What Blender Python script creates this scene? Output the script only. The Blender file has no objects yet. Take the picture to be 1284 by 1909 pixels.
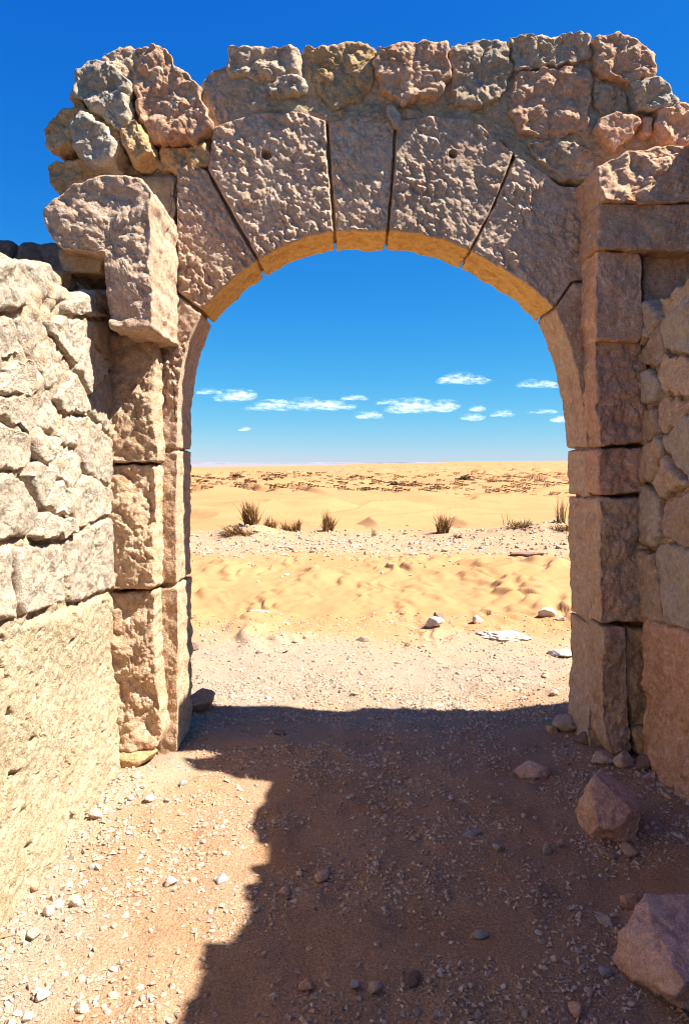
import bpy, bmesh, math, random
import numpy as np

random.seed(7)
RNG = np.random.default_rng(7)
scene = bpy.context.scene
COL = scene.collection
R = math.radians

# ------------------------------------------------------------------ camera, sky, sun, exposure
F, CX, CY, EYE = 1400.0, 642.0, 863.0, 1.6          # photograph's focal length (px), eye level, eye height (m)
cam_d = bpy.data.cameras.new('camera')
cam = bpy.data.objects.new('camera', cam_d); COL.objects.link(cam)
cam.location = (0, 0, EYE); cam.rotation_euler = (R(90), 0, 0)
cam_d.sensor_fit = 'VERTICAL'; cam_d.sensor_height = 36; cam_d.lens = 36 * F / 1909
cam_d.shift_y = (CY - 1909 / 2) / 1909
cam_d.clip_start = 0.05; cam_d.clip_end = 60000
scene.camera = cam

SUN_EL, SUN_AZ = 52.0, 9.0          # degrees: height, and how far the sun stands on the viewer's side of the arch plane
world = bpy.data.worlds.new('World'); scene.world = world; world.use_nodes = True
wn = world.node_tree.nodes; wl = world.node_tree.links
bg = wn['Background']
sky = wn.new('ShaderNodeTexSky'); sky.sky_type = 'NISHITA'; sky.sun_disc = False
sky.sun_elevation = R(SUN_EL); sky.sun_rotation = R(90 + SUN_AZ)
sky.altitude = 600; sky.air_density = 1.0; sky.dust_density = 0.0; sky.ozone_density = 3.0
# the photograph's sky is a deep dry-air blue: the same grade over the whole dome
sep = wn.new('ShaderNodeSeparateColor'); cmb = wn.new('ShaderNodeCombineColor'); wl.new(sky.outputs[0], sep.inputs[0])
for _k, (_g, _e) in enumerate(((0.037, 2.08), (0.43, 1.02), (1.90, 0.42))):
    _p = wn.new('ShaderNodeMath'); _p.operation = 'POWER'; _p.inputs[1].default_value = _e; wl.new(sep.outputs[_k], _p.inputs[0])
    _m = wn.new('ShaderNodeMath'); _m.operation = 'MULTIPLY'; _m.inputs[1].default_value = _g; wl.new(_p.outputs[0], _m.inputs[0])
    wl.new(_m.outputs[0], cmb.inputs[_k])
wl.new(cmb.outputs[0], bg.inputs['Color'])
bg.inputs['Strength'].default_value = 0.070
sun_d = bpy.data.lights.new('sun', 'SUN'); sun = bpy.data.objects.new('sun', sun_d); COL.objects.link(sun)
sun_d.energy = 5.0; sun_d.angle = R(0.5); sun_d.color = (1.0, 0.97, 0.91)
from mathutils import Vector
_sv = Vector((math.cos(R(SUN_EL)) * math.cos(R(SUN_AZ)), -math.cos(R(SUN_EL)) * math.sin(R(SUN_AZ)), math.sin(R(SUN_EL))))
sun.rotation_euler = _sv.to_track_quat('Z', 'Y').to_euler(); sun.location = (20, -3, 25)
vs = scene.view_settings
vs.view_transform = 'Standard'; vs.look = 'None'; vs.gamma = 1.0; vs.use_curve_mapping = False
vs.exposure = 1.64
scene.render.engine = 'CYCLES'
scene.cycles.use_denoising = True; scene.cycles.filter_width = 1.15
scene.cycles.max_bounces = 8; scene.cycles.diffuse_bounces = 5; scene.cycles.transparent_max_bounces = 96

# ------------------------------------------------------------------ numpy noise
_P = np.random.default_rng(3).permutation(256); _P = np.concatenate([_P, _P, _P]).astype(np.int64)
_G = np.random.default_rng(4).normal(size=(256, 3)); _G /= np.linalg.norm(_G, axis=1)[:, None]
def noise(p):
    p = np.asarray(p, float)
    i = np.floor(p).astype(np.int64); f = p - i; i &= 255
    w = f * f * f * (f * (f * 6 - 15) + 10)
    out = np.zeros(len(p))
    for a in (0, 1):
        for b in (0, 1):
            for c in (0, 1):
                h = _P[_P[_P[(i[:, 0] + a) & 255] + ((i[:, 1] + b) & 255)] + ((i[:, 2] + c) & 255)]
                g = _G[h]
                d = g[:, 0] * (f[:, 0] - a) + g[:, 1] * (f[:, 1] - b) + g[:, 2] * (f[:, 2] - c)
                out += d * (w[:, 0] if a else 1 - w[:, 0]) * (w[:, 1] if b else 1 - w[:, 1]) * (w[:, 2] if c else 1 - w[:, 2])
    return out * 1.5
def fbm(p, octv=4, gain=0.5, lac=2.1):
    p = np.asarray(p, float); o = np.zeros(len(p)); a = 1.0
    for k in range(octv):
        o += a * noise(p + 17.3 * k); p = p * lac; a *= gain
    return o
def n2(x, y, s=1.0, seed=0.0, octv=1):
    p = np.stack([np.ravel(x) / s + seed, np.ravel(y) / s + seed * 1.7, np.full(np.size(x), seed * 0.37 + .5)], 1)
    return (noise(p) if octv == 1 else fbm(p, octv)).reshape(np.shape(x))
def sstep(a, b, x):
    t = np.clip((x - a) / (b - a), 0, 1); return t * t * (3 - 2 * t)

# ------------------------------------------------------------------ materials
def mat_new(name):
    m = bpy.data.materials.new(name); m.use_nodes = True
    return m, m.node_tree.nodes, m.node_tree.links, m.node_tree.nodes['Principled BSDF']
def ramp(n, l, fac, stops):
    r = n.new('ShaderNodeValToRGB'); e = r.color_ramp.elements
    while len(e) < len(stops): e.new(0.5)
    for k, (p, c) in enumerate(stops):
        e[k].position = p; e[k].color = (*c, 1)
    l.new(fac, r.inputs['Fac']); return r.outputs['Color']
def tex(n, l, vec, scale, detail=4, rough=0.55, dist=0.0):
    t = n.new('ShaderNodeTexNoise'); t.inputs['Scale'].default_value = scale; t.inputs['Detail'].default_value = detail
    t.inputs['Roughness'].default_value = rough; t.inputs['Distortion'].default_value = dist
    l.new(vec, t.inputs['Vector']); return t.outputs['Fac']
def mix(n, l, fac, a, b, mode='MIX'):
    m = n.new('ShaderNodeMix'); m.data_type = 'RGBA'; m.blend_type = mode
    for sock, v in ((m.inputs['Factor'], fac), (m.inputs['A'] if False else m.inputs[6], a), (m.inputs[7], b)):
        if isinstance(v, (int, float)): sock.default_value = v
        elif isinstance(v, tuple): sock.default_value = (*v, 1)
        else: l.new(v, sock)
    return m.outputs[2]
def math_node(n, l, op, a, b):
    m = n.new('ShaderNodeMath'); m.operation = op
    for s, v in ((m.inputs[0], a), (m.inputs[1], b)):
        if isinstance(v, (int, float)): s.default_value = v
        else: l.new(v, s)
    return m.outputs[0]
def maprange(n, l, v, a, b, c, d):
    m = n.new('ShaderNodeMapRange'); l.new(v, m.inputs[0])
    for k, x in enumerate((a, b, c, d)): m.inputs[k + 1].default_value = x
    return m.outputs[0]
def stone_mat(name, c1, c2, c3, var=0.25, bump=0.6, bdist=0.006, bscale=70, stain=(0.30, 0.19, 0.10), stain_amt=0.5, fleck=0.0, fcol=(0.68, 0.53, 0.38)):
    m, n, l, b = mat_new(name)
    geo = n.new('ShaderNodeNewGeometry'); oi = n.new('ShaderNodeObjectInfo')
    pos = geo.outputs['Position']
    big = tex(n, l, pos, 5.0, 5, 0.6, 0.4)
    col = ramp(n, l, big, [(0.30, c1), (0.52, c2), (0.72, c3)])
    st = tex(n, l, pos, 9.0, 6, 0.65, 0.8)
    stf = maprange(n, l, st, 0.56, 0.70, 0.0, stain_amt)
    col = mix(n, l, stf, col, stain)
    if fleck:
        fk = tex(n, l, pos, 26.0, 5, 0.7, 0.6)
        col = mix(n, l, maprange(n, l, fk, 0.54, 0.62, 0.0, fleck), col, fcol)
    fine = tex(n, l, pos, 190.0, 3, 0.6)
    ff = maprange(n, l, fine, 0.3, 0.7, 0.72, 1.22)
    col = mix(n, l, 1.0, col, comb(n, l, ff), 'MULTIPLY')
    mot = tex(n, l, pos, 30.0, 8, 0.72, 0.5)
    col = mix(n, l, 1.0, col, comb(n, l, maprange(n, l, mot, 0.30, 0.70, 0.70, 1.26)), 'MULTIPLY')
    pit = tex(n, l, pos, 75.0, 4, 0.6, 1.2)
    col = mix(n, l, maprange(n, l, pit, 0.60, 0.68, 0.0, 0.55), col, tuple(x * 0.75 for x in stain))
    rnd = maprange(n, l, oi.outputs['Random'], 0, 1, 1 - var, 1 + var * 0.6)
    col = mix(n, l, 1.0, col, comb(n, l, rnd), 'MULTIPLY')
    l.new(col, b.inputs['Base Color'])
    b.inputs['Roughness'].default_value = 0.95; b.inputs['Specular IOR Level'].default_value = 0.15
    h1 = tex(n, l, pos, bscale, 6, 0.65, 0.3); h2 = tex(n, l, pos, bscale * 4, 3, 0.6)
    h = math_node(n, l, 'ADD', h1, math_node(n, l, 'MULTIPLY', h2, 0.3))
    bp = n.new('ShaderNodeBump'); bp.inputs['Strength'].default_value = bump; bp.inputs['Distance'].default_value = bdist
    l.new(h, bp.inputs['Height']); l.new(bp.outputs[0], b.inputs['Normal'])
    return m
def comb(n, l, v):
    c = n.new('ShaderNodeCombineColor')
    for k in range(3): l.new(v, c.inputs[k])
    return c.outputs[0]

M = {}
M['arch'] = stone_mat('arch_limestone', (0.53, 0.335, 0.21), (0.58, 0.39, 0.26), (0.50, 0.295, 0.18), 0.15, 1.0, 0.014, 60, (0.38, 0.21, 0.10), 0.3, 0.75)
M['patina'] = stone_mat('ochre_patina', (0.62, 0.35, 0.10), (0.66, 0.40, 0.13), (0.54, 0.28, 0.075), 0.06, 0.9, 0.010, 40, (0.32, 0.15, 0.045), 0.5)
M['pier'] = stone_mat('pier_limestone', (0.51, 0.32, 0.18), (0.57, 0.385, 0.235), (0.46, 0.25, 0.13), 0.10, 1.0, 0.014, 50, (0.29, 0.14, 0.06), 0.5, 0.5)
M['rubble'] = stone_mat('rubble_stone', (0.45, 0.30, 0.18), (0.51, 0.36, 0.235), (0.41, 0.24, 0.13), 0.16, 1.0, 0.014, 45, (0.32, 0.17, 0.06), 0.5, 0.5)
M['pale'] = stone_mat('pale_wall_stone', (0.42, 0.325, 0.225), (0.48, 0.39, 0.285), (0.38, 0.275, 0.18), 0.16, 1.0, 0.014, 50, (0.30, 0.185, 0.09), 0.45, 0.35, (0.56, 0.47, 0.37))
M['red'] = stone_mat('reddish_stone', (0.57, 0.305, 0.17), (0.62, 0.36, 0.215), (0.50, 0.24, 0.12), 0.12, 1.0, 0.013, 50, (0.32, 0.17, 0.08), 0.45, 0.5)
M['ochre'] = stone_mat('ochre_stone', (0.52, 0.31, 0.135), (0.57, 0.36, 0.175), (0.46, 0.25, 0.10), 0.12, 1.0, 0.013, 50, (0.28, 0.14, 0.05), 0.45, 0.25)
M['mortar'] = stone_mat('mortar', (0.44, 0.30, 0.175), (0.49, 0.345, 0.21), (0.38, 0.245, 0.13), 0.05, 1.0, 0.016, 45, (0.28, 0.16, 0.07), 0.45, 0.3)
M['mortar_pale'] = stone_mat('pale_mortar', (0.41, 0.30, 0.185), (0.46, 0.35, 0.235), (0.36, 0.25, 0.14), 0.05, 1.0, 0.014, 45, (0.30, 0.18, 0.085), 0.5)
M['plaster'] = stone_mat('crumbling_plaster', (0.39, 0.285, 0.165), (0.45, 0.35, 0.225), (0.36, 0.25, 0.135), 0.05, 1.0, 0.020, 38, (0.30, 0.18, 0.075), 0.6)
M['boulder'] = stone_mat('pinkish_boulder', (0.60, 0.36, 0.255), (0.66, 0.42, 0.315), (0.53, 0.28, 0.19), 0.05, 1.0, 0.012, 55, (0.42, 0.24, 0.11), 0.5, 0.5)
M['dark'] = stone_mat('dark_and_shaded_stone', (0.19, 0.12, 0.085), (0.24, 0.155, 0.11), (0.15, 0.09, 0.065), 0.15, 0.9, 0.010, 50)  # dark rocks; also the outer wall, its shade put into the colour

def ground_mat():
    m, n, l, b = mat_new('desert_ground')
    geo = n.new('ShaderNodeNewGeometry'); pos = geo.outputs['Position']
    at = n.new('ShaderNodeAttribute'); at.attribute_name = 'sand'
    g = tex(n, l, pos, 2.2, 6, 0.6)
    grav = ramp(n, l, g, [(0.3, (0.38, 0.215, 0.115)), (0.5, (0.43, 0.26, 0.15)), (0.7, (0.39, 0.21, 0.105))])
    sp = tex(n, l, pos, 120, 4, 0.7)
    grav = mix(n, l, 1.0, grav, comb(n, l, maprange(n, l, sp, 0.3, 0.7, 0.5, 1.38)), 'MULTIPLY')
    s = tex(n, l, pos, 0.35, 5, 0.55)
    sand = ramp(n, l, s, [(0.3, (0.335, 0.168, 0.068)), (0.55, (0.37, 0.195, 0.082)), (0.75, (0.32, 0.152, 0.058))])
    at3 = n.new('ShaderNodeAttribute'); at3.attribute_name = 'grit_and_sun'
    pg = mix(n, l, 1.0, (0.40, 0.315, 0.22), comb(n, l, maprange(n, l, sp, 0.3, 0.7, 0.55, 1.32)), 'MULTIPLY')  # paler ground colour, partly standing in for sunlight on the earth
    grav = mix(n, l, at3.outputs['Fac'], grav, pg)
    col = mix(n, l, at.outputs['Fac'], grav, sand)
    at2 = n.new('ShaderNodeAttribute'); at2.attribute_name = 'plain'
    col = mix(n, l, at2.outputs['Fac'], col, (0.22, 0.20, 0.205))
    l.new(col, b.inputs['Base Color']); b.inputs['Roughness'].default_value = 0.97; b.inputs['Specular IOR Level'].default_value = 0.1
    h = math_node(n, l, 'ADD', tex(n, l, pos, 55, 5, 0.7), math_node(n, l, 'MULTIPLY', tex(n, l, pos, 200, 3, 0.6), 0.4))
    st = maprange(n, l, at.outputs['Fac'], 0, 1, 0.9, 0.12)
    bp = n.new('ShaderNodeBump'); bp.inputs['Distance'].default_value = 0.022
    l.new(st, bp.inputs['Strength']); l.new(h, bp.inputs['Height']); l.new(bp.outputs[0], b.inputs['Normal'])
    return m
M['ground'] = ground_mat()

def pebble_mat(name, stops, island=True):
    m, n, l, b = mat_new(name)
    geo = n.new('ShaderNodeNewGeometry')
    if island: r = geo.outputs['Random Per Island']
    else:
        oi = n.new('ShaderNodeObjectInfo'); r = oi.outputs['Random']
    col = ramp(n, l, r, stops)
    f = tex(n, l, geo.outputs['Position'], 90, 4, 0.6)
    col = mix(n, l, 1.0, col, comb(n, l, maprange(n, l, f, 0.3, 0.7, 0.75, 1.2)), 'MULTIPLY')
    l.new(col, b.inputs['Base Color']); b.inputs['Roughness'].default_value = 0.9; b.inputs['Specular IOR Level'].default_value = 0.2
    bp = n.new('ShaderNodeBump'); bp.inputs['Strength'].default_value = 0.5; bp.inputs['Distance'].default_value = 0.004
    l.new(f, bp.inputs['Height']); l.new(bp.outputs[0], b.inputs['Normal'])
    return m
PST = [(0.0, (0.40, 0.26, 0.15)), (0.35, (0.50, 0.37, 0.25)), (0.6, (0.50, 0.385, 0.27)), (0.75, (0.22, 0.16, 0.12)), (0.94, (0.58, 0.49, 0.39)), (1.0, (0.30, 0.16, 0.095))]
M['gravel'] = pebble_mat('gravel_stone', PST)
M['pebble'] = pebble_mat('pebble_stone', PST, False)
M['white_rock'] = stone_mat('white_rock', (0.50, 0.42, 0.32), (0.57, 0.49, 0.40), (0.43, 0.34, 0.25), 0.05, 0.6, 0.006, 60)
M['grey_rock'] = stone_mat('grey_rock', (0.24, 0.225, 0.215), (0.29, 0.275, 0.265), (0.20, 0.19, 0.18), 0.05, 0.5, 0.004, 60)
def simple_mat(name, c1, c2, scale=30):
    m, n, l, b = mat_new(name)
    geo = n.new('ShaderNodeNewGeometry')
    col = ramp(n, l, geo.outputs['Random Per Island'], [(0.0, c1), (1.0, c2)])
    l.new(col, b.inputs['Base Color']); b.inputs['Roughness'].default_value = 0.9; b.inputs['Specular IOR Level'].default_value = 0.15
    return m
M['grass_dark'] = simple_mat('dry_grass_dark', (0.11, 0.06, 0.022), (0.40, 0.24, 0.095))
M['grass_pale'] = simple_mat('dry_grass_pale', (0.20, 0.13, 0.06), (0.46, 0.32, 0.15))
M['scrub'] = simple_mat('desert_scrub', (0.09, 0.055, 0.028), (0.26, 0.16, 0.08))
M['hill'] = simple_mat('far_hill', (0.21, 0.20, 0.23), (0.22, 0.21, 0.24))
def cloud_mat():
    m, n, l, b = mat_new('cloud_white')
    n.remove(b); out = n['Material Output']
    d = n.new('ShaderNodeBsdfDiffuse'); d.inputs['Color'].default_value = (0.97, 0.97, 0.97, 1); nv = n.new('ShaderNodeCombineXYZ'); [setattr(nv.inputs[q], 'default_value', _sv[q]) for q in range(3)]; l.new(nv.outputs[0], d.inputs['Normal'])
    t2 = n.new('ShaderNodeBsdfTranslucent'); t2.inputs['Color'].default_value = (0.9, 0.9, 0.9, 1)
    a = n.new('ShaderNodeMixShader'); a.inputs[0].default_value = 0.15
    l.new(d.outputs[0], a.inputs[1]); l.new(t2.outputs[0], a.inputs[2])
    t = n.new('ShaderNodeBsdfTransparent'); mx = n.new('ShaderNodeMixShader'); 
    tc = n.new('ShaderNodeTexCoord'); mp = n.new('ShaderNodeMapping'); mp.inputs['Scale'].default_value = (0.6, 0.6, 1.6); l.new(tc.outputs['Object'], mp.inputs[0])
    l.new(maprange(n, l, tex(n, l, mp.outputs[0], 0.016, 5, 0.65), 0.44, 0.74, 0.0, 0.042), mx.inputs[0])
    l.new(t.outputs[0], mx.inputs[1]); l.new(a.outputs[0], mx.inputs[2]); l.new(mx.outputs[0], out.inputs['Surface'])
    return m
M['cloud'] = cloud_mat()

# ------------------------------------------------------------------ mesh helpers
def mk_mesh(name, V, quads=None, tris=None, smooth=True):
    me = bpy.data.meshes.new(name)
    nq = 0 if quads is None else len(quads); nt = 0 if tris is None else len(tris)
    parts = []
    if nq: parts.append(np.asarray(quads, np.int32).ravel())
    if nt: parts.append(np.asarray(tris, np.int32).ravel())
    loops = np.concatenate(parts)
    tot = np.concatenate([np.full(nq, 4, np.int32), np.full(nt, 3, np.int32)])
    start = np.concatenate([[0], np.cumsum(tot)[:-1]]).astype(np.int32)
    me.vertices.add(len(V)); me.vertices.foreach_set('co', np.asarray(V, np.float32).ravel())
    me.loops.add(len(loops)); me.loops.foreach_set('vertex_index', loops)
    me.polygons.add(nq + nt); me.polygons.foreach_set('loop_start', start); me.polygons.foreach_set('loop_total', tot)
    me.polygons.foreach_set('use_smooth', np.full(nq + nt, smooth, bool))
    me.update(calc_edges=True); me.validate()
    return me
def link(name, me, material, parent=None, loc=(0, 0, 0)):
    o = bpy.data.objects.new(name, me); COL.objects.link(o)
    if me is not None and material is not None and not me.materials: me.materials.append(M[material])
    o.location = loc
    if parent is not None: o.parent = parent
    return o
def tag(o, label=None, cat=None, group=None, kind=None):
    if label: o['label'] = label
    if cat: o['category'] = cat
    if group: o['group'] = group
    if kind: o['kind'] = kind
    return o
def thing(name, loc, label, cat, group=None):
    o = bpy.data.objects.new(name, None); COL.objects.link(o); o.location = loc
    o.empty_display_size = 0.2
    return tag(o, label, cat, group, 'thing')
def place_world(name, V, quads, tris, material, parent, smooth=True):
    """object whose origin is the middle of its own vertices; V in world coordinates"""
    V = np.asarray(V); c = (V.min(0) + V.max(0)) / 2
    pl = np.array(parent.location) if parent is not None else np.zeros(3)
    return link(name, mk_mesh(name, V - c, quads, tris, smooth), material, parent, tuple(c - pl))

def chips(u, v, s, seed=0):
    """broken-stone relief: upper envelope of randomly tilted faces, creased where they meet; about -0.5..0.6"""
    U, Vv = u / s, v / s; iu, iv = np.floor(U).astype(np.int64), np.floor(Vv).astype(np.int64)
    best = np.full(len(u), -9.0)
    for a in (-1, 0, 1):
        for b in (-1, 0, 1):
            h = _P[_P[(iu + a + seed * 7) & 255] + ((iv + b + seed * 13) & 255)]
            g = _G[h]; g2 = _G[(h * 5 + 31) & 255]
            du = U - (iu + a + 0.5 + 0.42 * g[:, 0]); dv = Vv - (iv + b + 0.5 + 0.42 * g[:, 1])
            best = np.maximum(best, 0.35 * g[:, 2] + 0.75 * (g2[:, 0] * du + g2[:, 1] * dv) - 0.85 * (du * du + dv * dv))
    return best
def peck(amp=0.011, holes=()):
    def f(u, v):
        w = 0.010 * noise(np.stack([u / 0.06, v / 0.06, np.full(len(u), 8.8)], 1))
        a = (u - v) * 0.7071 + w; b = (u + v) * 0.7071 + w
        p = np.stack([a / 0.056, b / 0.038, np.full(len(u), 3.3)], 1)
        q = np.stack([a / 0.027, b / 0.019, np.full(len(u), 9.3)], 1)
        r = np.stack([u / 0.30, v / 0.30, np.full(len(u), 5.3)], 1)
        k = np.clip(0.85 + 1.2 * noise(r * 1.35 + 7.7), 0.38, 1.4)
        n1 = noise(p); n3 = noise(q)
        g = np.stack([u / 0.017, v / 0.017, np.full(len(u), 2.2)], 1)
        h = amp * k * (0.55 * n1 + 1.05 * chips(a * 0.8, b * 1.2, 0.042, 1) + 0.65 * chips(a, b * 1.15, 0.021, 2) + 0.25 * n3 + 0.3 * fbm(g, 2)) + amp * 0.7 * noise(r)
        for (hu, hv, hr) in holes: h -= 0.06 * sstep(hr * 1.25, hr * 0.8, np.hypot(u - hu, v - hv))
        return h
    return f
def rough(amp=0.010, s=0.09):
    def f(u, v):
        p = np.stack([u / s, v / s, np.full(len(u), 1.3)], 1)
        p = p + 0.15 * np.stack([noise(p * 1.3 + 11), noise(p * 1.3 + 23), p[:, 2] * 0], 1)
        wu, wv = p[:, 0] * s, p[:, 1] * s
        return amp * (1.5 * chips(wu, wv, s * 1.25, 3) + 0.75 * chips(wu, wv, s * 0.5, 4) + 0.35 * chips(wu, wv, s * 0.22, 5) + 0.5 * fbm(p * 0.6 + 9, 2) + 0.2 * noise(p * 9))
    return f

AX = {'arch': (np.array([1., 0, 0]), np.array([0, 0, 1.]), np.array([0, -1., 0])),
      'sunny': (np.array([0, 1., 0]), np.array([0, 0, 1.]), np.array([1., 0, 0])),
      'shady': (np.array([0, -1., 0]), np.array([0, 0, 1.]), np.array([-1., 0, 0]))}

def stone(name, poly, side, w0, depth, material, parent, ds=0.012, rnd=0.02, relief=None, edge=0.006, lump=0.0, corner=0.03, base=None, side_amp=0.006, tilt=(0, 0), side_mat=None, rel_k=1.0):
    """dressed or rubble block: outline poly (u, v) on the wall plane, front at distance w0 along the plane normal, running back by depth"""
    U, Vv, N = AX[side]
    poly = np.array(poly, float)
    area = 0.5 * np.sum(poly[:, 0] * np.roll(poly[:, 1], -1) - np.roll(poly[:, 0], -1) * poly[:, 1])
    if area < 0: poly = poly[::-1]
    pts = []
    for k in range(len(poly)):
        p0, p1, p2 = poly[k - 1], poly[k], poly[(k + 1) % len(poly)]
        a = p0 - p1; b = p2 - p1; la = np.linalg.norm(a) + 1e-9; lb = np.linalg.norm(b) + 1e-9
        ca = min(corner, 0.4 * la); cb = min(corner, 0.4 * lb)
        s, e = p1 + a / la * ca, p1 + b / lb * cb
        for t in (0, 0.33, 0.66, 1): pts.append((1 - t) ** 2 * s + 2 * t * (1 - t) * p1 + t * t * e)
    pts = np.array(pts); nx = np.roll(pts, -1, 0); seg = np.linalg.norm(nx - pts, axis=1); cum = np.concatenate([[0], np.cumsum(seg)])
    n = max(14, int(cum[-1] / ds)); tt = np.linspace(0, cum[-1], n, endpoint=False)
    cl = np.concatenate([pts, pts[:1]])
    b = np.stack([np.interp(tt, cum, cl[:, 0]), np.interp(tt, cum, cl[:, 1])], 1)
    tg = np.roll(b, -1, 0) - np.roll(b, 1, 0); tg /= np.linalg.norm(tg, axis=1)[:, None] + 1e-9
    nr = np.stack([tg[:, 1], -tg[:, 0]], 1)
    sd = RNG.uniform(0, 200)
    b = b + nr * (edge * fbm(np.stack([b[:, 0] * 14, b[:, 1] * 14, np.full(n, sd)], 1), 4))[:, None]
    x0, y0 = b[:, 0], b[:, 1]; x1, y1 = np.roll(x0, -1), np.roll(y0, -1); cr = x0 * y1 - x1 * y0
    A = cr.sum() / 2; c = np.array([((x0 + x1) * cr).sum(), ((y0 + y1) * cr).sum()]) / (6 * A)
    rad = np.linalg.norm(b - c, axis=1)
    K = max(4, int(np.percentile(rad, 70) / ds)); t = np.linspace(0, 1, K + 1)[1:] ** 0.9
    uv = c + t[:, None, None] * (b - c)[None]                       # K,n,2
    d = (1 - t)[:, None] * rad[None]
    q = np.clip(1 - d / rnd, 0, 1); wf = w0 - rnd * (1 - np.sqrt(np.maximum(0, 1 - q * q)))
    uvf = np.concatenate([c[None], uv.reshape(-1, 2)]); wff = np.concatenate([[w0], wf.ravel()]); df = np.concatenate([[9], d.ravel()])
    fade = np.clip(df / (1.2 * rnd), 0.3, 1)
    if relief is not None: wff = wff + relief(uvf[:, 0], uvf[:, 1]) * fade * rel_k
    wff = wff + tilt[0] * (uvf[:, 0] - c[0]) + tilt[1] * (uvf[:, 1] - c[1])
    S = max(2, int(depth / (ds * 1.6))); ws = np.linspace(0, 1, S + 1)[1:]
    edge_w = wff[-n:]
    su, sw = [], []
    for s in ws:
        w = edge_w * (1 - s) + (w0 - depth) * s
        off = side_amp * fbm(np.stack([b[:, 0] * 12, b[:, 1] * 12, w * 12 + sd], 1), 4) * min(1, 4 * s)
        su.append(b + nr * off[:, None]); sw.append(w)
    allu = np.concatenate([uvf] + su + [c[None]]); allw = np.concatenate([wff] + sw + [[w0 - depth]])
    P = allu[:, :1] * U + allu[:, 1:2] * Vv + allw[:, None] * N
    if base is not None: P = P + np.array(base)
    if lump:
        fq = 1.6 / (np.mean(rad) + 0.02)
        for k in range(3): P[:, k] += lump * fbm(P * 0 + (allu[:, :1] * U + allu[:, 1:2] * Vv + allw[:, None] * N) * fq + sd + 31 * k, 3)
    i = np.arange(n); j = (i + 1) % n
    tris = [np.stack([np.zeros(n, int), 1 + i, 1 + j], 1)]
    quads = []
    rows = K + S
    for k in range(rows - 1):
        a0 = 1 + k * n
        quads.append(np.stack([a0 + i, a0 + n + i, a0 + n + j, a0 + j], 1))
    last = 1 + (rows - 1) * n; tris.append(np.stack([np.full(n, 1 + rows * n), last + j, last + i], 1))
    o = place_world(name, P, np.concatenate(quads), np.concatenate(tris), material, parent)
    if side_mat:                                   # dressed sides of another stone colour
        o.data.materials.append(M[side_mat])
        mi = np.zeros(len(o.data.polygons), np.int32); mi[n * (K - 1):n * (rows - 1)] = 1
        o.data.polygons.foreach_set('material_index', mi)
    return o

_ICO = {}
def ico(sub):
    if sub not in _ICO:
        bm = bmesh.new(); bmesh.ops.create_icosphere(bm, subdivisions=sub, radius=1)
        bm.verts.ensure_lookup_table()
        _ICO[sub] = (np.array([v.co[:] for v in bm.verts]), np.array([[v.index for v in f.verts] for f in bm.faces])); bm.free()
    return _ICO[sub]
def rock_verts(sub, seed, size, facets=9, rough_amp=0.05, planes=None):
    D, Fc = ico(sub); r = np.random.default_rng(seed)
    nn = r.normal(size=(facets, 3)); nn /= np.linalg.norm(nn, axis=1)[:, None]; dd = r.uniform(0.5, 0.95, facets)
    if planes is not None:
        pl = np.array(planes, float); nn = pl[:, :3] / np.linalg.norm(pl[:, :3], axis=1)[:, None]; dd = pl[:, 3]
    dot = D @ nn.T
    rad = np.min(np.where(dot > 0.05, dd / np.maximum(dot, 0.05), 9), axis=1); rad = np.minimum(rad, 1.15)
    rad *= 1 + rough_amp * (fbm(D * 2.5 + seed * 3.1, 3, 0.5) + 0.35 * np.tanh(3 * noise(D * 4 + seed)) + 0.35 * (0.5 - np.abs(noise(D * 6 + seed))) + 0.16 * fbm(D * 14 + seed, 3, 0.6))
    V = D * rad[:, None]
    V = V - (V.min(0) + V.max(0)) / 2; V /= (V.max(0) - V.min(0)) / 2
    return V * np.array(size) / 2, Fc
def ground_h(x, y):
    return float(height(np.array([x]), np.array([y]))[0])
def rock(name, material, xy, size, seed, label=None, cat='rock', group=None, sub=4, sink=0.15, rz=0.0, facets=9, rough_amp=0.06, z=None, parent=None, tilt=0.0, planes=None):
    V, Fc = rock_verts(sub, seed, size, facets, rough_amp, planes)
    me = mk_mesh(name, V, None, Fc, True)
    zz = (ground_h(*xy) if z is None else z) + size[2] * (0.5 - sink)
    pl = np.array(parent.location) if parent is not None else np.zeros(3)
    o = link(name, me, material, parent, tuple(np.array([xy[0], xy[1], zz]) - pl)); o.rotation_euler = (tilt, tilt * 0.5, rz)
    return tag(o, label, cat, group) if label else o

# photograph pixel -> point on the plane it lies in
def A(D, *pp): return [((px - CX) / F * D, EYE - (py - CY) / F * D) for px, py in pp]
XL, XR = -1.26, 1.62
def L(*pp):
    o = []
    for px, py in pp:
        D = -XL * F / (CX - px); o.append((D, EYE - (py - CY) / F * D))
    return o
def G(px, py):                                  # point on level ground
    D = F * EYE / (py - CY); return ((px - CX) / F * D, D)

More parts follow.
